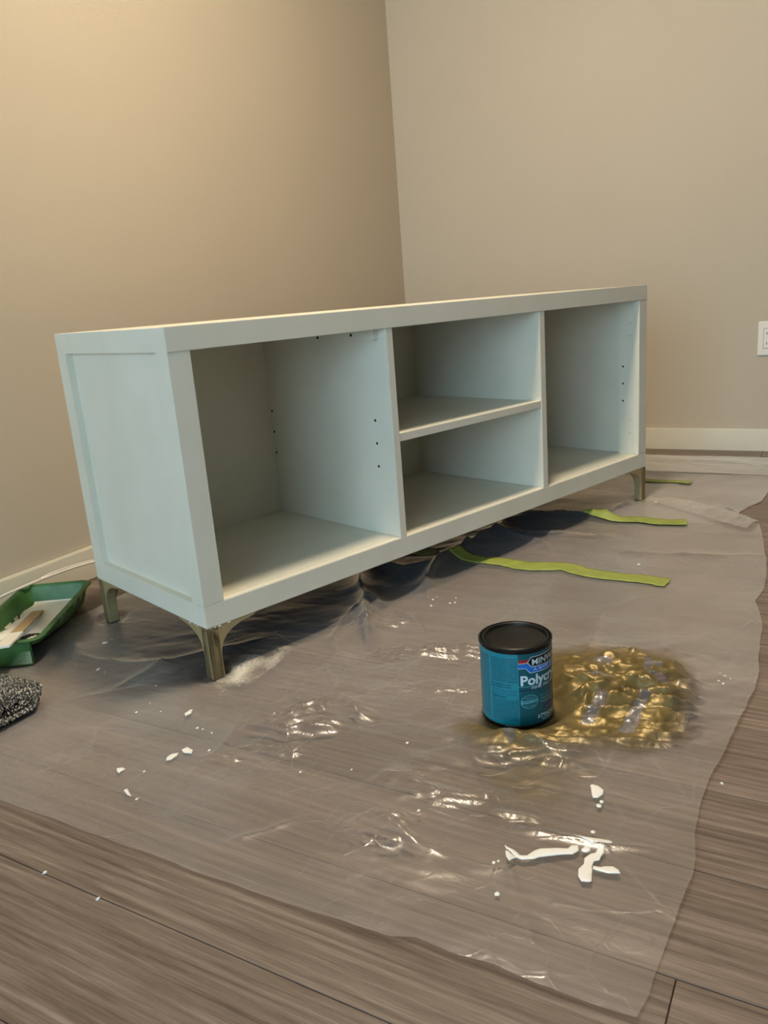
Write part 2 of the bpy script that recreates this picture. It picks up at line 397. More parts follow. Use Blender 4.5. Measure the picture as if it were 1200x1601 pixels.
for sx, ox in ((1, .0004), (-1, L-.0004)):
    for sy, oy in ((1, .0004), (-1, D-.0004)): make_leg(sx, sy, ox, oy)
# flecks of chipped white paint along the seam over the front leg
bm = bmesh.new()
for i in range(9):
    u = random.uniform(.002, .095); a = random.uniform(.002, .007); h_ = random.uniform(.0002, .0009)
    if i % 3: add_box(bm, (u, -.0008, .0985-h_), (u+a, .0006, .0999))
    else: add_box(bm, (-.0008, u, .0985-h_), (.0006, u+a, .0999))
o = bm_obj('paint_chips', bm, M_white, cab); o['kind'] = 'stuff'

# ------------------------------------------------------------------ drop cloth height field
def vnoise(x, y, seed):
    xi = np.floor(x).astype(np.int64); yi = np.floor(y).astype(np.int64); fx = x-xi; fy = y-yi
    fx = fx*fx*(3-2*fx); fy = fy*fy*(3-2*fy)
    def h(a, b):
        n = (a*374761393+b*668265263+seed*974711) & 0x7fffffff
        n = ((n ^ (n >> 13))*1274126177) & 0x7fffffff
        return ((n ^ (n >> 16)) & 0xffff)/65535.0
    return (h(xi, yi)*(1-fx)+h(xi+1, yi)*fx)*(1-fy)+(h(xi, yi+1)*(1-fx)+h(xi+1, yi+1)*fx)*fy
def fbm(x, y, seed, o=3):
    s = 0; a = .5
    for i in range(o): s = s+a*vnoise(x*2**i, y*2**i, seed+i*17); a *= .5
    return s
def crum(x, y, seed, lam, n=9):
    r = np.random.RandomState(seed); h = 0; tot = 0
    wx = x+.5*lam*(fbm(x/lam*.8, y/lam*.8, seed+3)-.5)*2; wy = y+.5*lam*(fbm(x/lam*.8+9, y/lam*.8, seed+5)-.5)*2
    for i in range(n):
        l = lam*r.uniform(.35, 1.6); a = r.uniform(0, math.pi); ph = r.uniform(0, 1)
        u = ((wx*math.cos(a)+wy*math.sin(a))/l+ph) % 1.0
        h = h+l*np.abs(u-.5)*2*vnoise(x/lam*.7+i*5, y/lam*.7, seed+50+i); tot += l
    return h/tot
def segd(x, y, pts):
    best = np.full(np.shape(x), 9.0); tt = np.zeros(np.shape(x)); n = len(pts)-1
    for i in range(n):
        ax, ay = pts[i]; bx_, by_ = pts[i+1]; dx, dy = bx_-ax, by_-ay
        t_ = np.clip(((x-ax)*dx+(y-ay)*dy)/(dx*dx+dy*dy), 0, 1)
        d_ = np.hypot(x-ax-t_*dx, y-ay-t_*dy); m_ = d_ < best
        best = np.where(m_, d_, best); tt = np.where(m_, (i+t_)/n, tt)
    return best, tt
def blob(x, y, cx, cy, r, ry=None, rot=0):
    c, s = math.cos(rot), math.sin(rot); u = ((x-cx)*c+(y-cy)*s)/r; v = (-(x-cx)*s+(y-cy)*c)/(ry or r)
    return np.exp(-(u*u+v*v))
RIDGES = [  # (polyline, height, width)
    ([(-.018, -.474), (-.069, -.519), (-.116, -.557), (-.17, -.596), (-.219, -.627), (-.287, -.669), (-.343, -.706), (-.40, -.745)], .0030, .006),
    ([(-.131, -.41), (-.141, -.443), (-.147, -.484), (-.155, -.528)], .007, .010),
    ([(-.222, -.46), (-.248, -.505), (-.254, -.538), (-.253, -.571)], .008, .010),
    ([(-.154, -.586), (-.153, -.619), (-.156, -.652)], .005, .006),
    ([(-.182, -.625), (-.173, -.658), (-.165, -.694), (-.159, -.736), (-.144, -.796)], .005, .007),
    ([(.257, -.571), (.242, -.638), (.253, -.716), (.266, -.781)], .006, .009),
    ([(-.344, -.315), (-.303, -.351), (-.249, -.381)], .004, .007),
    ([(-.021, -.213), (.016, -.251), (-.016, -.307), (-.021, -.345)], .008, .010),
    ([(.189, -.549), (.173, -.626), (.218, -.684), (.185, -.738)], .010, .012),
    ([(.334, -.525), (.327, -.618), (.32, -.704)], .006, .008),
    ([(.886, -.481), (.888, -.541), (.89, -.598), (.943, -.796)], .007, .012),
    # tents pulled up along the console front
    ([(.20, -.215), (.26, -.165), (.33, -.115), (.40, -.075), (.47, -.02), (.56, .04)], .026, .020),
    ([(.30, -.27), (.355, -.19), (.39, -.10), (.40, -.075)], .015, .014),
    ([(.12, -.20), (.20, -.12), (.30, -.09), (.40, -.075)], .012, .016),
    ([(.45, -.20), (.53, -.155), (.66, -.125), (.80, -.135), (.93, -.16), (1.05, -.14)], .026, .022),
    ([(.66, -.125), (.60, -.06), (.62, .06)], .018, .02),
    ([(.93, -.16), (.90, -.28), (.82, -.36)], .014, .014),
    ([(.93, -.16), (.97, -.33), (.99, -.46)], .011, .012),
    ([(1.05, -.14), (1.12, -.25), (1.15, -.36), (1.14, -.44)], .022, .018),
    ([(1.15, -.36), (1.25, -.40), (1.33, -.43)], .012, .016),
    ([(.17, .02), (.02, .12), (-.10, .14)], .008, .014),
    ([(.03, .42), (-.03, .30), (-.02, .18), (.02, .08)], .010, .018),
    ([(-.05, -.02), (-.08, .10), (-.16, .20)], .005, .012),
    ([(.17, -.64), (.30, -.58), (.50, -.55), (.62, -.60)], .004, .012),
    ([(.00, -.535), (-.004, -.575), (-.008, -.61), (.004, -.645)], .013, .008),
    ([(.06, -.02), (-.02, -.12), (-.14, -.16), (-.28, -.17)], .0025, .006),
    ([(1.25, -.78), (1.28, -.64), (1.36, -.53), (1.40, -.49)], .016, .035),
]
PATCH = [(-.06, -.235, .085, .045, .022), (.20, -.285, .07, .026, .018), (.24, -.375, .06, .026, .017), (-.245, -.475, .036, .036, .018), (-.155, -.525, .06, .016, .014),
         (.23, -.66, .10, .11, .030), (.13, -.70, .08, .07, .024), (.0, -.585, .07, .05, .018), (.30, -.165, .05, .02, .014), (-.17, -.22, .07, .02, .014), (-.14, -.46, .03, .015, .012), (.12, -.42, .05, .015, .014)]
def press(x, y):
    flat = np.zeros_like(x); cth, sth = math.cos(TH), math.sin(TH)
    for lx, ly in ((.011, .011), (.011, D-.011), (L-.011, .011), (L-.011, D-.011)):
        px, py = lx*cth-ly*sth, lx*sth+ly*cth; flat = np.maximum(flat, np.exp(-(np.maximum(np.hypot(x-px, y-py)-.022, 0)/.012)**2))
    return flat
def sheet_h(x, y):
    h = .0012+.005*np.clip(fbm(x*3.1, y*3.1, 5)-.33, 0, 1)
    A = .010+.33*(blob(x, y, .22, -.66, .16, .15)+blob(x, y, .02, -.56, .10, .12))
    A = A+.22*blob(x, y, -.05, -.25, .11, .07, -.5)+.20*blob(x, y, .2, -.32, .12, .07)+.14*blob(x, y, -.25, -.50, .07, .07)+.10*blob(x, y, .1, -.13, .2, .12)
    A = A+.10*blob(x, y, .9, -.2, .3, .16)+.10*blob(x, y, -.15, -.47, .07)+.06*blob(x, y, .1, .15, .3)+.05*blob(x, y, -.33, -.35, .05)+.05*blob(x, y, -.3, -.66, .1, .06)
    ua = x*.488-y*.869; vb = x*.869+y*.488
    h = h+crum(ua*.5, vb, 21, .050)*A*.13+crum(x, y, 44, .17, 6)*.018*(.25+fbm(x*2+4, y*2, 9))
    h = h+crum(ua*.6, vb, 78, .020, 8)*.036*np.clip(A-.04, 0, .4)
    for cx_, cy_, ra, rb, P_ in PATCH:
        du = (x-cx_)*.488-(y-cy_)*.869; dv = (x-cx_)*.869+(y-cy_)*.488
        m_ = np.clip(4*np.exp(-((du/ra)**2+(dv/rb)**2)**1.5)-1.0*fbm(x*40, y*40, 77)-.3, 0, 1)*np.clip(6*fbm(x*22, y*22, int(1000*abs(cx_))+5)-1.7, 0, 1)
        fr_ = ((vb+.9*P_*(fbm(ua*20, vb*10, 61)-.5)*2+.12*ua)/P_) % 1.0
        hv = Vector((-.943-cx_, -.929-cy_, .6275)).normalized()+Vector((.41-cx_, -.40-cy_, 2.38)).normalized()
        h = h+P_*.75*math.hypot(hv.x, hv.y)/hv.z*m_*np.where(fr_ < .75, fr_/.75, (1-fr_)/.25)
    for pts, hh, ww in RIDGES:
        pad = ww*5
        d, t_ = segd(x+.006*(vnoise(x*22, y*22, 3)-.5), y+.006*(vnoise(x*22, y*22, 8)-.5), pts)
        env = np.clip(np.sin(np.pi*np.clip(t_*.9+.05, 0, 1))*1.5, 0, 1)
        h = h+hh*env*np.exp(-np.abs(d)/ww)*(.75+.5*vnoise(x*30, y*30, 12))
    # pressed flat where things stand on it
    flat = press(x, y)
    flat = np.maximum(flat, np.exp(-(np.maximum(np.hypot(x-.0955, y+.5271)-.060, 0)/.018)**2))
    dx = np.maximum(np.abs(x+.40)-.21, 0); dy = np.maximum(np.abs(y-.42)-.20, 0); flat = np.maximum(flat, np.exp(-(np.hypot(dx, dy)/.02)**2))
    u = (x-.226)*-.845+(y-.552)*-.536; v = (x-.226)*-.536+(y-.552)*.845
    dx = np.maximum(np.abs(u-.175)-.18, 0); dy = np.maximum(np.abs(v-.08)-.09, 0); flat = np.maximum(flat, np.exp(-(np.hypot(dx, dy)/.02)**2))
    # free edges lie down
    return h*(1-flat)+.0012*flat
def grid_mesh(name, X, Y, Z, mat, parent=None, attr=None, keep=None):
    ny, nx = X.shape; co = np.stack([X, Y, Z], -1).reshape(-1, 3)
    i = np.arange(ny*nx).reshape(ny, nx); q = np.stack([i[:-1, :-1], i[:-1, 1:], i[1:, 1:], i[1:, :-1]], -1).reshape(-1, 4)
    if keep is not None:
        kf = keep.reshape(-1)[q].any(1); q = q[kf]; used = np.unique(q); re = -np.ones(len(co), int); re[used] = np.arange(len(used)); q = re[q]; co = co[used]
        if attr is not None: attr = attr.reshape(-1)[used]
    me = bpy.data.meshes.new(name); me.vertices.add(len(co)); me.vertices.foreach_set('co', co.ravel())
    me.loops.add(q.size); me.loops.foreach_set('vertex_index', q.ravel().astype(np.int32))
    me.polygons.add(len(q)); me.polygons.foreach_set('loop_start', np.arange(0, q.size, 4, dtype=np.int32)); me.polygons.foreach_set('loop_total', np.full(len(q), 4, np.int32))
    me.update(calc_edges=True); me.validate(); me.polygons.foreach_set('use_smooth', np.ones(len(q), bool))
    if attr is not None:
        a = me.attributes.new('cover', 'FLOAT', 'POINT'); a.data.foreach_set('value', np.asarray(attr, np.float32).ravel())
    return link(name, me, mat, parent)
# front drop cloth outline
yB = (np.array([-.45, -.374, -.341, -.302, -.229, -.169, -.139, -.101, -.05, .007, .09, .203, .278, .347, .415, .54, .606, .666, .727, .805, .91, 1.05, 1.198, 1.3]),
      np.array([-.806, -.806, -.812, -.813, -.818, -.822, -.821, -.813, -.811, -.812, -.823, -.833, -.841, -.843, -.836, -.831, -.821, -.808, -.817, -.816, -.808, -.791, -.769, -.76]))
xL = (np.array([-.82, -.806, -.767, -.723, -.679, -.633, -.591, -.567, -.525, -.433, -.306, -.204, -.087, .043, .2, .52]),
      np.array([-.372, -.374, -.376, -.377, -.373, -.377, -.373, -.381, -.384, -.387, -.391, -.393, -.393, -.394, -.397, -.40]))
xR = (np.array([-.82, -.769, -.641, -.528, -.427, -.30, -.1, .2, .52]), np.array([1.19, 1.198, 1.286, 1.363, 1.44, 1.47, 1.45, 1.40, 1.36]))
NXs, NYs = 460, 350
s_ = np.linspace(0, 1, NXs)**1.12; t_ = np.linspace(0, 1, NYs)
SS, TT = np.meshgrid(s_, t_)
Yg = -.82+TT*1.335
xl = np.interp(Yg, *xL)+.002*(fbm(Yg*30, Yg*0, 2)-.5); xr = np.interp(Yg, *xR)
Xg = xl+(xr-xl)*SS
Yg = Yg+(np.interp(Xg, *yB)+.82+.003*(fbm(Xg*28, Xg*0, 4)-.5))*np.exp(-(Yg+.82)/.08)
Zg = sheet_h(Xg, Yg)
edge = np.minimum(np.minimum(SS, 1-SS)*1.7, np.minimum(TT, 1-TT)*1.34)
sheet = tag(grid_mesh('drop_cloth', Xg, Yg, Zg, M_film), 'large crinkled clear plastic drop cloth with taped seams and gold overspray', 'drop cloth')
# gold overspray with the bare rectangles left by masked pieces
def inpoly(x, y, poly):
    r = np.zeros(x.shape, bool); n = len(poly)
    for i in range(n):
        x1, y1 = poly[i]; x2, y2 = poly[(i+1) % n]
        c = ((y1 > y) != (y2 > y)) & (x < (x2-x1)*(y-y1)/(y2-y1+1e-12)+x1); r ^= c
    return r
def fine_grid(x0, x1, y0, y1, st):
    return np.meshgrid(np.arange(x0, x1, st), np.arange(y0, y1, st))
GX, GY = fine_grid(-.20, .46, -.80, -.40, .0025)
GZ = sheet_h(GX, GY)
OUT = [(.061, -.474), (0, -.456), (-.039, -.511), (-.058, -.571), (-.03, -.619), (.002, -.655), (.027, -.70), (.048, -.745), (.088, -.772), (.195, -.775), (.279, -.760), (.342, -.73), (.368, -.695), (.362, -.655), (.345, -.612), (.329, -.55), (.293, -.50), (.2, -.47)]
dd, _t = segd(GX, GY, OUT+[OUT[0]]); ins_ = inpoly(GX, GY, OUT)
sd = np.where(ins_, dd, -dd)+.03*(fbm(GX*14, GY*14, 31)-.5)
cov = np.clip(.15+sd/.055, 0, .95)
HOLES = [[(.073, -.684), (.076, -.706), (.184, -.708), (.186, -.693)], [(.074, -.632), (.078, -.648), (.117, -.648), (.117, -.631)], [(.124, -.635), (.127, -.652), (.161, -.649), (.153, -.633)],
         [(.249, -.60), (.292, -.594), (.291, -.626), (.255, -.63)], [(.255, -.681), (.262, -.711), (.306, -.701), (.301, -.674)], [(.2, -.608), (.223, -.607), (.229, -.643), (.202, -.643)],
         [(.007, -.533), (-.02, -.556), (-.016, -.567), (.013, -.55)], [(.232, -.691), (.227, -.726), (.248, -.721), (.242, -.694)]]
for hp in HOLES: cov = np.where(inpoly(GX, GY, hp), 0, cov)
cov = np.maximum(cov, .42*blob(GX, GY, -.07, -.60, .07, .06)*(.5+fbm(GX*20, GY*20, 7)))
o = grid_mesh('gold_overspray', GX, GY, GZ+.0005, M_gold, sheet, cov, cov > .03)
o['label'] = 'metallic gold overspray around bare masked rectangles'
# pale dust beside the near leg
DX, DY = fine_grid(-.05, .16, -.12, .02, .003); DZ = sheet_h(DX, DY)
dcv = .62*blob(DX, DY, .025, -.035, .045, .022, .5)+.35*blob(DX, DY, .12, -.055, .05, .010, .2)+.3*blob(DX, DY, .055, -.03, .03, .015)
o = grid_mesh('paint_dust', DX, DY, DZ+.0006, M_dust, sheet, dcv, dcv > .03)
# dried paint: domed smears and drops lying on the film
def smear(name, poly, hgt=.0007, label=None):
    n = len(poly); cx = sum(p[0] for p in poly)/n; cy = sum(p[1] for p in poly)/n
    x0, x1 = min(p[0] for p in poly), max(p[0] for p in poly); y0, y1 = min(p[1] for p in poly), max(p[1] for p in poly)
    bm = bmesh.new(); vs = [bm.verts.new((p[0], p[1], 0)) for p in poly]; es = [bm.edges.new((vs[i], vs[(i+1) % n])) for i in range(n)]
    bmesh.ops.triangle_fill(bm, edges=es, use_beauty=True)
    st = max(.0025, (x1-x0+y1-y0)/60)
    k_ = x0+st
    while k_ < x1: bmesh.ops.bisect_plane(bm, geom=bm.verts[:]+bm.edges[:]+bm.faces[:], plane_co=(k_, 0, 0), plane_no=(1, 0, 0)); k_ += st
    k_ = y0+st
    while k_ < y1: bmesh.ops.bisect_plane(bm, geom=bm.verts[:]+bm.edges[:]+bm.faces[:], plane_co=(0, k_, 0), plane_no=(0, 1, 0)); k_ += st
    bmesh.ops.triangulate(bm, faces=bm.faces[:])
    X = np.array([v.co.x for v in bm.verts]); Y = np.array([v.co.y for v in bm.verts])
    d, _ = segd(X, Y, list(poly)+[poly[0]]); z = sheet_h(X, Y)+.0005+hgt*np.sqrt(np.clip(d/.003, 0, 1))
    for v, zz in zip(bm.verts, z): v.co.z = zz
    ex = bmesh.ops.extrude_face_region(bm, geom=bm.faces[:])
    for g_ in ex['geom']:
        if isinstance(g_, bmesh.types.BMVert): g_.co.z -= .0006
    o = bm_obj(name, bm, M_paintw, sheet, smooth=True)
    if label: o['label'] = label
    return o
SM = [
 [(-.212,-.624),(-.213,-.635),(-.215,-.64),(-.218,-.645),(-.215,-.652),(-.204,-.657),(-.198,-.662),(-.189,-.678),(-.184,-.69),(-.178,-.692),(-.175,-.699),(-.182,-.702),(-.191,-.697),(-.194,-.691),(-.211,-.666),(-.217,-.661),(-.224,-.649),(-.223,-.641),(-.218,-.634),(-.216,-.627)],
 [(-.22,-.628),(-.219,-.632),(-.224,-.642),(-.229,-.639),(-.234,-.638),(-.228,-.632)],
 [(-.164,-.721),(-.166,-.727),(-.175,-.729),(-.181,-.727),(-.188,-.727),(-.192,-.722),(-.2,-.722),(-.207,-.724),(-.224,-.728),(-.227,-.726),(-.229,-.718),(-.223,-.713),(-.212,-.71),(-.201,-.713),(-.191,-.711),(-.182,-.715),(-.178,-.72)],
 [(-.2,-.723),(-.199,-.731),(-.196,-.735),(-.193,-.743),(-.196,-.75),(-.201,-.753),(-.206,-.741),(-.206,-.73),(-.205,-.724)],
 [(-.163,-.691),(-.16,-.7),(-.154,-.717),(-.152,-.727),(-.153,-.733),(-.159,-.733),(-.162,-.723),(-.167,-.713),(-.165,-.701)],
 [(-.179,-.704),(-.173,-.707),(-.173,-.713),(-.178,-.714),(-.182,-.71),(-.182,-.705)],
 [(-.054,-.68),(-.051,-.682),(-.052,-.69),(-.058,-.698),(-.067,-.7),(-.077,-.696),(-.079,-.69),(-.07,-.686),(-.061,-.683)],
 [(-.221,-.102),(-.212,-.103),(-.205,-.11),(-.212,-.114),(-.224,-.113),(-.229,-.108)],
 [(-.197,-.108),(-.188,-.111),(-.191,-.125),(-.199,-.13),(-.202,-.117)],
 [(-.273,-.054),(-.268,-.061),(-.269,-.068),(-.276,-.066),(-.281,-.068),(-.279,-.061)],
 [(-.31,-.108),(-.305,-.111),(-.311,-.12),(-.316,-.13),(-.316,-.122)],
 [(-.116,-.039),(-.103,-.039),(-.101,-.043),(-.112,-.049),(-.122,-.046)]]
for pl_ in SM: smear('paint_smear', pl_)
DROPS = [(-.083,-.702),(-.092,-.701),(-.144,-.708),(-.282,-.642),(-.241,-.622),(-.237,-.626),(-.317,-.141),(-.263,-.099),(-.142,-.09),(-.142,-.101),(-.145,-.122),(-.123,.007),(-.139,.046),(.042,.323),(.059,.322),(-.053,.234),(-.056,.214),(.811,-.554),(1.346,-.487),(.311,-.789),(.304,-.797),(.296,-.806),(.275,-.798),(.285,-.79),(.468,-.211),(.453,-.209),(.454,-.248),(.461,-.256),(.484,-.248),(.426,-.218),(-.183,-.15),(-.063,.077),(-.109,.045),(-.176,-.31),(-.143,-.373),(-.056,-.415),(-.196,-.505)]
BIG = {0: .0035, 1: .0035, 2: .0035, 3: .0033, 13: .006, 15: .004, 17: .005, 18: .005, 4: .0026, 5: .0022}
for i, (x, y) in enumerate(DROPS):
    r = BIG.get(i, random.uniform(.0014, .0028)); n = 9; a0 = random.random()*6; e = random.uniform(.6, 1)
    smear('paint_drop', [(x+r*math.cos(a0+6.283*k_/n)*random.uniform(.8, 1.15), y+e*r*math.sin(a0+6.283*k_/n)*random.uniform(.8, 1.15)) for k_ in range(n)], .0009)
# drips on the bare planks
for x, y, lb in ((.021, -.828, 'white paint fleck on bare planks just past the cloth edge'), (1.103, -.80, 'tiny white paint fleck on planks far right'), (-.463, -.139, 'white paint speck on the plank seam at lower left'), (-.467, -.235, 'second white speck further along the plank seam'),):
    n = 9; r = .004
    vs = [(x, y, .0012)]+[(x+r*(.6+.5*random.random())*math.cos(6.283*k_/n), y+r*(.5+.5*random.random())*math.sin(6.283*k_/n), .0001) for k_ in range(n)]
    o = mesh_obj('paint_fleck', vs, [(0, 1+k_, 1+(k_+1) % n) for k_ in range(n)]+[tuple(range(n, 0, -1))], M_paintw, smooth=True)
    o.location = (0, 0, 0); tag(o, lb, 'paint fleck')
# tape strips pressed on the film
def tape(cl_, wd, label, lift=.0018):
    P = catmull([(x, y, 0) for x, y in cl_], 22); n = len(P); W = 7
    X = np.zeros((n, W)); Y = np.zeros((n, W))
    for i, p in enumerate(P):
        tn = (P[min(i+1, n-1)]-P[max(i-1, 0)]).normalized(); nr = Vector((-tn.y, tn.x, 0))
        ww = wd*(.92+.16*float(vnoise(np.array([i*.22]), np.array([3.3]), 9)[0]))
        for j in range(W):
            q_ = p+nr*ww*(j/(W-1)-.5); jag = .004*random.random() if i in (0, n-1) else 0
            X[i, j] = q_.x+tn.x*jag; Y[i, j] = q_.y+tn.y*jag
    Z = sheet_h(X, Y)+lift+.0010*np.abs(((np.arange(n)*.09) % 1)-.5)[:, None]
    o = grid_mesh('masking_tape', X, Y, Z, M_tape)
    md = o.modifiers.new('s', 'SOLIDIFY'); md.thickness = .0004
    return tag(o, label, 'tape', 'green tape strips on the drop cloth')
tape([(.735, -.125), (.722, -.19), (.722, -.26), (.712, -.32), (.728, -.37), (.735, -.41), (.715, -.46), (.712, -.54), (.712, -.60), (.709, -.635)], .052, 'longest green masking tape strip, nearest behind the paint can')
tape([(1.165, -.335), (1.150, -.38), (1.140, -.43), (1.158, -.48), (1.148, -.53), (1.150, -.565), (1.157, -.60)], .050, 'wavy green masking tape strip in front of the far console leg', .0040)
tape([(1.61, -.37), (1.605, -.43), (1.61, -.49), (1.60, -.54)], .034, 'faint green masking tape strip farthest away beyond the far leg', .004)
tape([(.76, .02), (.74, -.03), (.745, -.08)], .034, 'short green masking tape piece in the dark under the console')

# the cloth's far edge is folded back on itself
fu, fv = np.meshgrid(np.linspace(0, 1, 120), np.linspace(0, 1, 26))
ex = np.interp(fu, [0, .35, .7, 1], [1.205, 1.286, 1.345, 1.380]); ey = np.interp(fu, [0, .35, .7, 1], [-.768, -.641, -.548, -.495])
FX = ex-fv*(.035+.045*(1-fu)+.012*fbm(fu*7, fu*0, 5)); FY = ey+fv*.02
o = grid_mesh('folded_edge', FX, FY, sheet_h(FX, FY)+.003+.006*np.sin(np.pi*np.clip(1-fv*.9, 0, 1))+.05*crum(FX, FY, 71, .03)*.25*np.clip(1.1-fu*1.6, .1, 1), M_film, sheet)
# rear drop cloth
x_ = np.linspace(1.18, 2.005, 190); y_ = np.linspace(0, 1, 190); SX, SY = np.meshgrid(x_, y_)
lo = np.interp(SX, [1.18, 1.233, 1.245, 1.308, 1.366, 1.436, 1.58, 2.0], [-.66, -.70, -.712, -.712, -.726, -.755, -.765, -.79]); hi = .42
YY = lo+(hi-lo)*SY
ZZ = .0007+.010*crum(SX, YY, 91, .2, 6)*np.clip((SX-1.3)*4, .05, 1)+.10*crum(SX, YY, 17, .03)*.5*blob(SX, YY, 1.29, -.66, .05, .05)+.02*np.exp(-np.abs(segd(SX, YY, [(1.72, -.8), (1.70, -.5), (1.73, -.2), (1.75, .4)])[0])/.02)*.3
front_on = (SX < np.interp(YY, *xR))
ZZ = np.where(front_on, .0007+0*ZZ, ZZ); pf = press(SX, YY); ZZ = ZZ*(1-pf)+.0009*pf
rear = tag(grid_mesh('drop_cloth', SX, YY, ZZ, M_film2), 'far clear plastic drop cloth near the right wall, partly under the large one', 'drop cloth')
x_ = np.linspace(1.735, 1.995, 80); SX, SY = np.meshgrid(x_, np.linspace(-.77, .40, 160))
o = grid_mesh('folded_layer', SX+.01*(fbm(SY*6, SY*0, 3)-.5), SY, .008+.008*crum(SX, SY, 33, .1, 6), M_film2, rear)

# ------------------------------------------------------------------ paint can
CXc, CYc, R_ = .0955, -.5271, .0534
can = empty('paint_can', 'closed teal quart can of clear wood finish with black lid', 'can', (CXc, CYc, .0022))
ZB = .0022
bm = bmesh.new(); lathe(bm, [(0, .0005), (.048, .0005), (.0492, 0), (.0540, 0), (.0546, .0012), (.0546, .0035), (.0540, .0050), (.0534, .0055), (.0534, .120), (.0548, .1212), (.0550, .1250), (.0540, .1262), (.0520, .1258), (.0505, .1225), (0, .1225)], 128)
bm_obj('can_body', bm, M_black, can, smooth=True).modifiers.new('e', 'EDGE_SPLIT').split_angle = math.radians(40)
bm = bmesh.new(); lathe(bm, [(.0506, .1228), (.0506, .1252), (.0496, .1262), (.0478, .1262), (.0466, .1250), (.0460, .1222), (.0448, .1212), (.0432, .1216), (.0420, .1232), (.0405, .1236), (0, .1234)], 128)
bm_obj('lid', bm, M_lid, can, smooth=True)
# label: curved sheet wrapped round the body, printed areas as thin curved films
def wrap(bm, name, mat, par, lift, smooth=True):
    """bm is flat: x = angle in degrees, y = height in mm"""
    xs_ = [v.co.x for v in bm.verts]; a, b = min(xs_), max(xs_)
    k_ = math.ceil(a/3)*3
    while k_ < b:
        bmesh.ops.bisect_plane(bm, geom=bm.verts[:]+bm.edges[:]+bm.faces[:], plane_co=(k_, 0, 0), plane_no=(1, 0, 0)); k_ += 3
    for v in bm.verts:
        an = math.radians(v.co.x); r = R_+lift; v.co = (r*math.cos(an), r*math.sin(an), v.co.y/1000-ZB)
    me = bpy.data.meshes.new(name); bm.normal_update(); bm.to_mesh(me); bm.free()
    return link(name, me, mat, par)
def flatpoly(pts):
    bm = bmesh.new(); bm.faces.new([bm.verts.new((x, y, 0)) for x, y in pts]); return bm
def label_mat():
    t = NT('teal label with fine print'); tc = t.node('ShaderNodeTexCoord'); sp = t.node('ShaderNodeSeparateXYZ'); t.link(tc.outputs['Object'], sp.inputs[0])
    ang = t.math('ARCTAN2', sp.outputs[1], sp.outputs[0]); z = sp.outputs[2]
    ang = t.math('MODULO', t.math('ADD', ang, 6.28319), 6.28319)
    row = t.math('DIVIDE', z, .00245); fl = t.math('FLOOR', row); fr = t.math('FRACT', row)
    on = t.math('MULTIPLY', t.math('GREATER_THAN', fr, .38), t.math('LESS_THAN', fr, .86))
    cmb = t.node('ShaderNodeCombineXYZ'); t.link(t.math('MULTIPLY', ang, 46.0), cmb.inputs[0]); t.link(t.math('MULTIPLY', fl, 7.3), cmb.inputs[1])
    wn = t.node('ShaderNodeTexNoise'); wn.inputs['Scale'].default_value = 1.0; wn.inputs['Detail'].default_value = 2; t.link(cmb.outputs[0], wn.inputs['Vector'])
    on = t.math('MULTIPLY', on, t.math('GREATER_THAN', wn.outputs['Fac'], .40))
    band = t.math('MULTIPLY', t.math('GREATER_THAN', z, .012), t.math('LESS_THAN', z, .1135))
    on = t.math('MULTIPLY', on, band)
    c1 = t.math('GREATER_THAN', ang, math.radians(158.5)); c2 = t.math('LESS_THAN', ang, math.radians(155))
    c3 = t.math('GREATER_THAN', ang, math.radians(110)); lt = t.math('LESS_THAN', ang, math.radians(202.5))
    on = t.math('MULTIPLY', on, t.math('ADD', c1, t.math('MULTIPLY', c2, c3))); on = t.math('MULTIPLY', on, lt)
    gap = t.math('MULTIPLY', t.math('GREATER_THAN', z, .048), t.math('LESS_THAN', z, .0735)); gap = t.math('MULTIPLY', gap, c1)
    on = t.math('MULTIPLY', on, t.math('SUBTRACT', 1.0, gap)); on = t.math('MULTIPLY', on, .85)
    t.link(t.mix(on, lin('0D8496'), lin('083F58')), t.b.inputs['Base Color']); t.set(Roughness=.32); return t.m
M_label = label_mat(); M_labelD = plain('dark teal label', '0A5560', .32)
M_navy = plain('navy print', '152258', .35); M_red = plain('red print', 'A5282C', .35); M_pink = plain('pale rule print', 'D8A9A4', .35)
M_blue = plain('blue print', '1B6FD0', .35); M_txt = plain('white print', 'CFE2EA', .4); M_pblack = plain('black print', '0A0A10', .3)
M_mid = plain('pale teal print', '5FA9B4', .35); M_dtxt = plain('dark blue print', '093F5E', .35)
lab = wrap(flatpoly([(24, 6.3), (24+360-.01, 6.3), (24+360-.01, 121.5), (24, 121.5)]), 'label', M_label, can, .00015)
def pr(pts, mat, lift, name='print_area'): return wrap(flatpoly(pts), name, mat, lab, lift)
pr([(204.3, 6.3), (384, 6.3), (384, 121.5), (204.3, 121.5)], M_labelD, .0003, 'front_panel')
pr([(204.3, 107.9), (218.5, 107.9), (219, 108.3), (222, 112.4), (204.3, 112.4)], M_red, .0004)
pr([(204.3, 106.6), (219.2, 106.6), (218.7, 107.9), (204.3, 107.9)], M_pink, .0004)
pr([(204.3, 98.9), (215.5, 98.9), (222.3, 90.9), (304, 87.5), (304, 106), (204.3, 106)], M_txt, .0004)
pr([(204.3, 99.7), (215.9, 99.7), (222.6, 91.8), (303, 88.5), (303, 106), (204.3, 106)], M_blue, .0005)
pr([(218.2, 108.1), (224.4, 100.4), (303, 96.5), (303, 116.6), (224.4, 116.2)], M_txt, .0006)
pr([(219.3, 108.1), (224.8, 101.3), (303, 97.4), (303, 115.7), (224.8, 115.3)], M_pblack, .0007)
pr([(204.3, 69.9), (384, 67.5), (384, 68.1), (204.3, 70.6)], M_mid, .0005)
pr([(204.3, 63.6), (384, 61.2), (384, 63), (204.3, 65.2)], M_navy, .0004)
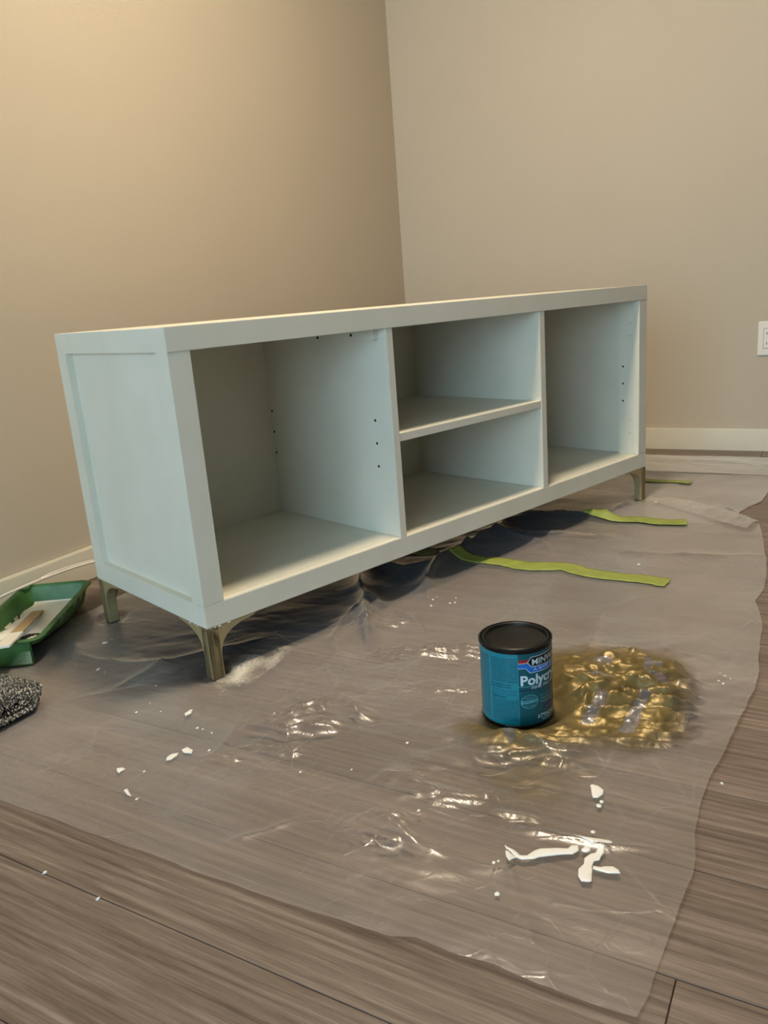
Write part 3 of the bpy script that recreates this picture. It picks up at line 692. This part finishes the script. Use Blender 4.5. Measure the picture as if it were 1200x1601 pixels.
pr([(246, 28.6), (300, 24), (300, 32), (246, 35.8)], M_navy, .0005)
def ell(cx, cy, rx, ry, n=36): return [(cx+rx*math.cos(6.2832*k_/n), cy+ry*math.sin(6.2832*k_/n)) for k_ in range(n)]
pr(ell(221.0, 45.4, 14.6, 11.0), M_mid, .0005, 'badge'); pr(ell(221.0, 45.4, 13.6, 10.1), M_labelD, .0006, 'badge')
pr([(207.9, 42.4), (234.1, 43.4), (234.1, 48.6), (207.9, 47.6)], M_mid, .0007, 'badge')
pr([(156.2, 10), (156.7, 10), (156.7, 114), (156.2, 114)], M_mid, .0004)
def text(s, a0, a1, z0, cap, mat, lift=.0009, bold=.0, slope=0, desc_ok=True):
    cu = bpy.data.curves.new('t', 'FONT'); cu.body = s; cu.size = 1; cu.resolution_u = 3; cu.offset = bold
    ob = bpy.data.objects.new('t', cu); COL.objects.link(ob); dg = bpy.context.evaluated_depsgraph_get(); dg.update()
    me = bpy.data.meshes.new_from_object(ob.evaluated_get(dg)); bpy.data.objects.remove(ob)
    bm = bmesh.new(); bm.from_mesh(me); bpy.data.meshes.remove(me)
    x0 = min(v.co.x for v in bm.verts); x1 = max(v.co.x for v in bm.verts); capu = .70
    for v in bm.verts:
        f_ = (v.co.x-x0)/(x1-x0); v.co = (a0+(a1-a0)*f_, z0+v.co.y/capu*cap+slope*f_, 0)
    if bm.faces and sum(f.normal.z for f in bm.faces) < 0: bmesh.ops.reverse_faces(bm, faces=bm.faces)
    return wrap(bm, 'lettering', mat, lab, lift)
text('MINWAX', 226, 292, 103.0, 9.6, M_txt, bold=.012)
text("À BASE D'EAU", 228, 290, 94.0, 4.4, M_txt)
text('Polycrylic', 207.2, 297, 72.7, 15, M_txt, bold=.03)
text('FINE PROTECTIVE FINISH', 224.8, 330, 64.9, 4.2, M_txt, slope=-1.5)
text('PROTECTION', 209.5, 233, 43.9, 3.0, M_dtxt, bold=.01, slope=.8)
text('HIGHEST', 213, 230, 50, 2.9, M_mid); text('IN CLEAR', 213, 230, 37.6, 2.9, M_mid)
text('For interior wood', 239, 290, 50.6, 3.0, M_mid, slope=-2); text('Séchage rapide', 239.5, 285, 45.4, 3.0, M_mid, slope=-2); text('Nettoyage facile', 239.5, 285, 40.2, 3.0, M_mid, slope=-2)
text('CLEAR', 249, 275, 29.6, 3.0, M_mid, slope=-1.4)
text('ATTENTION', 233, 279, 15.8, 6.2, M_txt, bold=.012, slope=-2.6); text('IRRITANT', 242.7, 265, 10.9, 2.9, M_txt, slope=-1)
text('PEUT IRRITER LES YEUX.', 158.5, 193, 71.4, 2.6, M_dtxt, .0004, bold=.02); text('PEUT IRRITER LA PEAU.', 158.5, 193, 67.4, 2.6, M_dtxt, .0004, bold=.02)
text('Éviter tout contact avec les yeux', 158.5, 201, 63.2, 2.0, M_dtxt, .0004); text('ou la peau. Porter des gants', 158.5, 199, 59.6, 2.0, M_dtxt, .0004); text('de protection adéquats.', 158.5, 201, 56.1, 2.0, M_dtxt, .0004)
text('PREMIERS SOINS', 158.5, 184.5, 51.4, 2.5, M_dtxt, .0004, bold=.02)

# ------------------------------------------------------------------ roller tray with paint, stir stick
ang = math.atan2(-.536, -.845)
tray = empty('paint_tray', 'green plastic roller tray coated with white paint by the back wall', 'tray', (.226, .552, .0016), ang)
# tray frame: u along its length (0 = deep far end), v across (local y is mirrored: v = -y)
TL, TW, RIM = .350, .166, .052
def tray_floor(u):
    return np.where(u < .13, .004, .004+np.clip((u-.13)/.20, 0, 1)*.034)
def sdf(u, v, r=.03, m_=0):
    qx = np.abs(u-TL/2)-(TL/2-m_-r); qy = np.abs(v-TW/2)-(TW/2-m_-r)
    return -(np.hypot(np.maximum(qx, 0), np.maximum(qy, 0))+np.minimum(np.maximum(qx, qy), 0)-r)
def tray_z(u, v, ribs=True):
    d = sdf(u, v)-.010
    z = tray_floor(u)
    if ribs: z = z+.0026*np.clip(np.sin(u/.0085*2*math.pi)*1.4+.3, 0, 1)*np.clip((u-.155)*40, 0, 1)*np.clip((d-.020)*100, 0, 1)
    wall = RIM-np.clip(d, 0, 1)*3.2
    z = np.maximum(z, wall); z = np.where(d <= 0, RIM-.003*np.clip(-d/.010, 0, 1)**2, z)
    return z
uu, vv = np.meshgrid(np.linspace(0, TL, 170), np.linspace(0, TW, 84))
d_ = sdf(uu, vv)
M_tray = NT('translucent green plastic'); M_tray.set(Base_Color=lin('2F7A4A'), Roughness=.45)
M_tray.b.inputs['Transmission Weight'].default_value = .25; M_tray.b.inputs['Subsurface Weight'].default_value = 0
M_tray.link(M_tray.ramp(M_tray.noise(M_tray.coords(), 22, 4), [(.35, lin('3A6B2F')), (.7, lin('54864A'))]), M_tray.b.inputs['Base Color']); M_tray = M_tray.m
def roundmap(u, v, r=.03):
    # pull the grid corners onto the rounded outline
    cu = np.clip(u, r, TL-r); cv = np.clip(v, r, TW-r); dx, dy = u-cu, v-cv; k = np.maximum(np.abs(dx), np.abs(dy)); h = np.hypot(dx, dy)
    f_ = np.where(h > 1e-9, k/np.maximum(h, 1e-9), 1); return cu+dx*f_, cv+dy*f_
U, V = roundmap(uu, vv)
body = grid_mesh('tray_body', U, -V, tray_z(U, V)+.002, M_tray, tray)
md = body.modifiers.new('s', 'SOLIDIFY'); md.thickness = .0016; md.offset = 1
# paint lying in the well and rolled up the ramp
gu, gv = np.meshgrid(np.linspace(.022, TL-.020, 220), np.linspace(.022, TW-.022, 110))
pz = np.maximum(tray_z(gu, gv)+.0012, .0125); pz = pz+.0006*(fbm(gu*60, gv*60, 3)-.5)
edge_d = sdf(gu, gv); jag = .010*(fbm(gu*70, gv*70, 6)-.45)
keep = (edge_d+jag > .014) & (gv < TW-.024+.02*(fbm(gu*26, gv*0+2, 8)-.5)) & (gu < TL-.102+.02*fbm(gu*0+1, gv*50, 4)+.05*(gv/TW > .6))
streak = (gu > TL-.100) & (gu < TL-.04) & (np.sin(gu/.0085*2*math.pi) > .15) & (fbm(gu*20, gv*120, 5) > .40) & (gv < .09)
o = grid_mesh('paint_coat', gu, -gv, pz+.002, M_creampaint, tray, keep=(keep | streak)); o['label'] = 'creamy white paint coating the tray'
fin = (gv > TW-.045) & (gv < TW-.018) & (fbm(gu*34, gv*10, 77) > .56)
o = grid_mesh('paint_splash', gu, -gv, tray_z(gu, gv)+.0036, M_creampaint, tray, keep=fin); o['kind'] = 'stuff'
# dark unpainted ink streaks on the ribs
M_ink = plain('dark dried residue', '17131A', .5)
ink = (gu > TL-.105) & (gu < TL-.040) & ~streak & ~keep & (gv > .024) & (gv < .10) & (fbm(gu*30, gv*60, 15) > .30)
grid_mesh('dark_residue', gu, -gv, tray_z(gu, gv)+.0030, M_ink, tray, keep=ink)
# apron that holds up the shallow end, and a pale scuffed patch
bm = bmesh.new(); add_box(bm, (TL-.012, -TW+.025, .001), (TL-.006, -.022, .050)); bmesh.ops.bevel(bm, geom=bm.edges[:], offset=.0015, segments=2, affect='EDGES'); bm_obj('support_leg', bm, M_tray, tray)
M_scuff = alpha_attr('pale green scuff', 'A9C79B', 0, .6, 'cover', 1.0, 160, 1.0)
su, sv = np.meshgrid(np.linspace(.024, .07, 40), np.linspace(.004, .030, 24)); sc = np.clip(1.2-((su-.028)/.035)-((sv-.004)/.030)*.7, 0, 1)
me_o = grid_mesh('scuff', TL-.0054+su*0, -su, sv, M_scuff, tray, sc)
su, sv = np.meshgrid(np.linspace(.03, .20, 120), np.linspace(.012, .044, 30))
sc = np.clip(6*fbm(su*45, sv*30, 5)-2.6-abs(sv-.034)*60, 0, 1)
o = grid_mesh('paint_splash', su, -(.010+(RIM-sv)/3.2-.0022), sv+.002, M_scuff, tray, sc, sc > .02); o['kind'] = 'stuff'
# stir stick
st_o = empty('stir_stick', 'wooden stir stick with one end dipped in white paint, lying across the green tray', 'stick', (0, 0, 0))
A_, B_ = Vector((-.142, .371, .0700)), Vector((.092, .588, .0205))
dirv = (B_-A_).normalized(); sd_ = dirv.cross(Vector((0, 0, 1))).normalized(); up_ = sd_.cross(dirv)
def stick_piece(name, s0, s1, mat, w_=.0125, th=.0016, rnd=False):
    bm = bmesh.new(); L_ = (B_-A_).length
    out = [(s0*L_, -w_), (s1*L_-(.003 if rnd else 0), -w_)]+([(s1*L_-.0008, -w_*.85), (s1*L_, 0), (s1*L_-.0008, w_*.85)] if rnd else [])+[(s1*L_-(.003 if rnd else 0), w_), (s0*L_, w_)]
    tp = [bm.verts.new(A_+dirv*a+sd_*b+up_*th) for a, b in out]; bt = [bm.verts.new(A_+dirv*a+sd_*b-up_*th) for a, b in out]
    bm.faces.new(tp); bm.faces.new(bt[::-1])
    for i in range(len(out)): j = (i+1) % len(out); bm.faces.new((tp[i], bt[i], bt[j], tp[j]))
    return bm_obj(name, bm, mat, st_o)
stick_piece('stick_wood', .35, 1, M_stick, rnd=True); stick_piece('painted_end', 0, .352, M_creampaint, .0130, .0020)
# ------------------------------------------------------------------ white cord
cp = [(-.35, .668, .006), (-.20, .664, .012), (-.08, .660, .034), (.02, .659, .0520), (.055, .660, .0575), (.10, .661, .0600), (.15, .662, .0610), (.21, .664, .0600), (.27, .666, .0570), (.33, .668, .050), (.42, .668, .030), (.52, .665, .012), (.66, .660, .0035), (.85, .655, .0035)]
crd = tag(tube('power_cord', catmull(cp, 8), .0030, M_whitepl), 'thin white power cord running along the baseboard over the tray', 'cord')
cp2 = [(.17, .667, .0625), (.21, .668, .0645), (.27, .669, .0615), (.33, .671, .054), (.42, .672, .034), (.52, .670, .014), (.66, .668, .0035), (.80, .668, .0035)]
tube('cord_strand', catmull(cp2, 8), .0018, M_whitepl, crd)
# ------------------------------------------------------------------ shaggy rug corner
rug = empty('shag_rug', 'corner of a speckled grey shag rug at the left edge', 'rug', (0, 0, 0))
RX0, RX1, RY0, RY1, RH = -.60, -.170, .217, .60, .050
def rug_h(x, y):
    d = np.minimum(np.minimum(RX1-x, y-RY0), .03); q_ = np.clip(d/.03, 0, 1); return RH*(.35+.65*np.sqrt(np.clip(1-(1-q_)**2, 0, 1)))
bm = bmesh.new(); add_box(bm, (RX0, RY0+.004, .0025), (RX1-.004, RY1, .036)); bm_obj('rug_backing', bm, plain('dark rug backing', '2E2A26', .9), rug, bevel=.014, seg=4)
vs = []; fs = []; cols = []
r = np.random.RandomState(3)
OCT = [(1,0,0),(0,1,0),(-1,0,0),(0,-1,0),(0,0,1),(0,0,-1)]; OF = [(0,1,4),(1,2,4),(2,3,4),(3,0,4),(1,0,5),(2,1,5),(3,2,5),(0,3,5)]
def tuft(x, y, z, rr):
    a = r.uniform(0, 6.28); c, s_2 = math.cos(a), math.sin(a); e = r.uniform(1.0, 2.2); tx, ty = r.normal(0, .5, 2); b = len(vs)
    for ax, ay, az in OCT:
        px, py, pz = ax*rr, ay*rr, az*rr*e; vs.append((x+px*c-py*s_2+pz*tx, y+px*s_2+py*c+pz*ty, z+pz))
    for f in OF: fs.append(tuple(b+k_ for k_ in f))
    cols.extend([r.uniform()**1.1]*6)
for i in range(15000):
    if i < 9000: x, y = RX1-abs(r.normal(0, .06)), RY0+abs(r.normal(0, .09))
    elif i < 12000: x, y = r.uniform(RX0, RX1), r.uniform(RY0, RY1)
    else: x, y = (RX1, r.uniform(RY0+.01, RY1)) if i % 2 else (r.uniform(RX0+.2, RX1-.01), RY0)
    if x < RX0 or y > RY1: continue
    # rounded plan corner
    cr_ = .03; dx_, dy_ = x-(RX1-cr_), (RY0+cr_)-y
    if dx_ > 0 and dy_ > 0 and math.hypot(dx_, dy_) > cr_: continue
    zt = float(rug_h(np.array(x), np.array(y)))
    z = zt*r.uniform(.9, 1.0) if i < 12000 else r.uniform(.012, zt)
    tuft(x+r.normal(0, .001), y+r.normal(0, .001), z, r.uniform(.0009, .0020))
tp = NT('speckled shag pile'); at = tp.node('ShaderNodeAttribute'); at.attribute_name = 'cover'
tp.link(tp.ramp(at.outputs['Fac'], [(0, lin('26221F')), (.35, lin('5A534B')), (.7, lin('9D958A')), (1, lin('E0D8C8'))]), tp.b.inputs['Base Color']); tp.set(Roughness=.85)
o = mesh_obj('rug_pile', vs, fs, tp.m, rug); a = o.data.attributes.new('cover', 'FLOAT', 'POINT'); a.data.foreach_set('value', np.array(cols, np.float32)); o['kind'] = 'stuff'
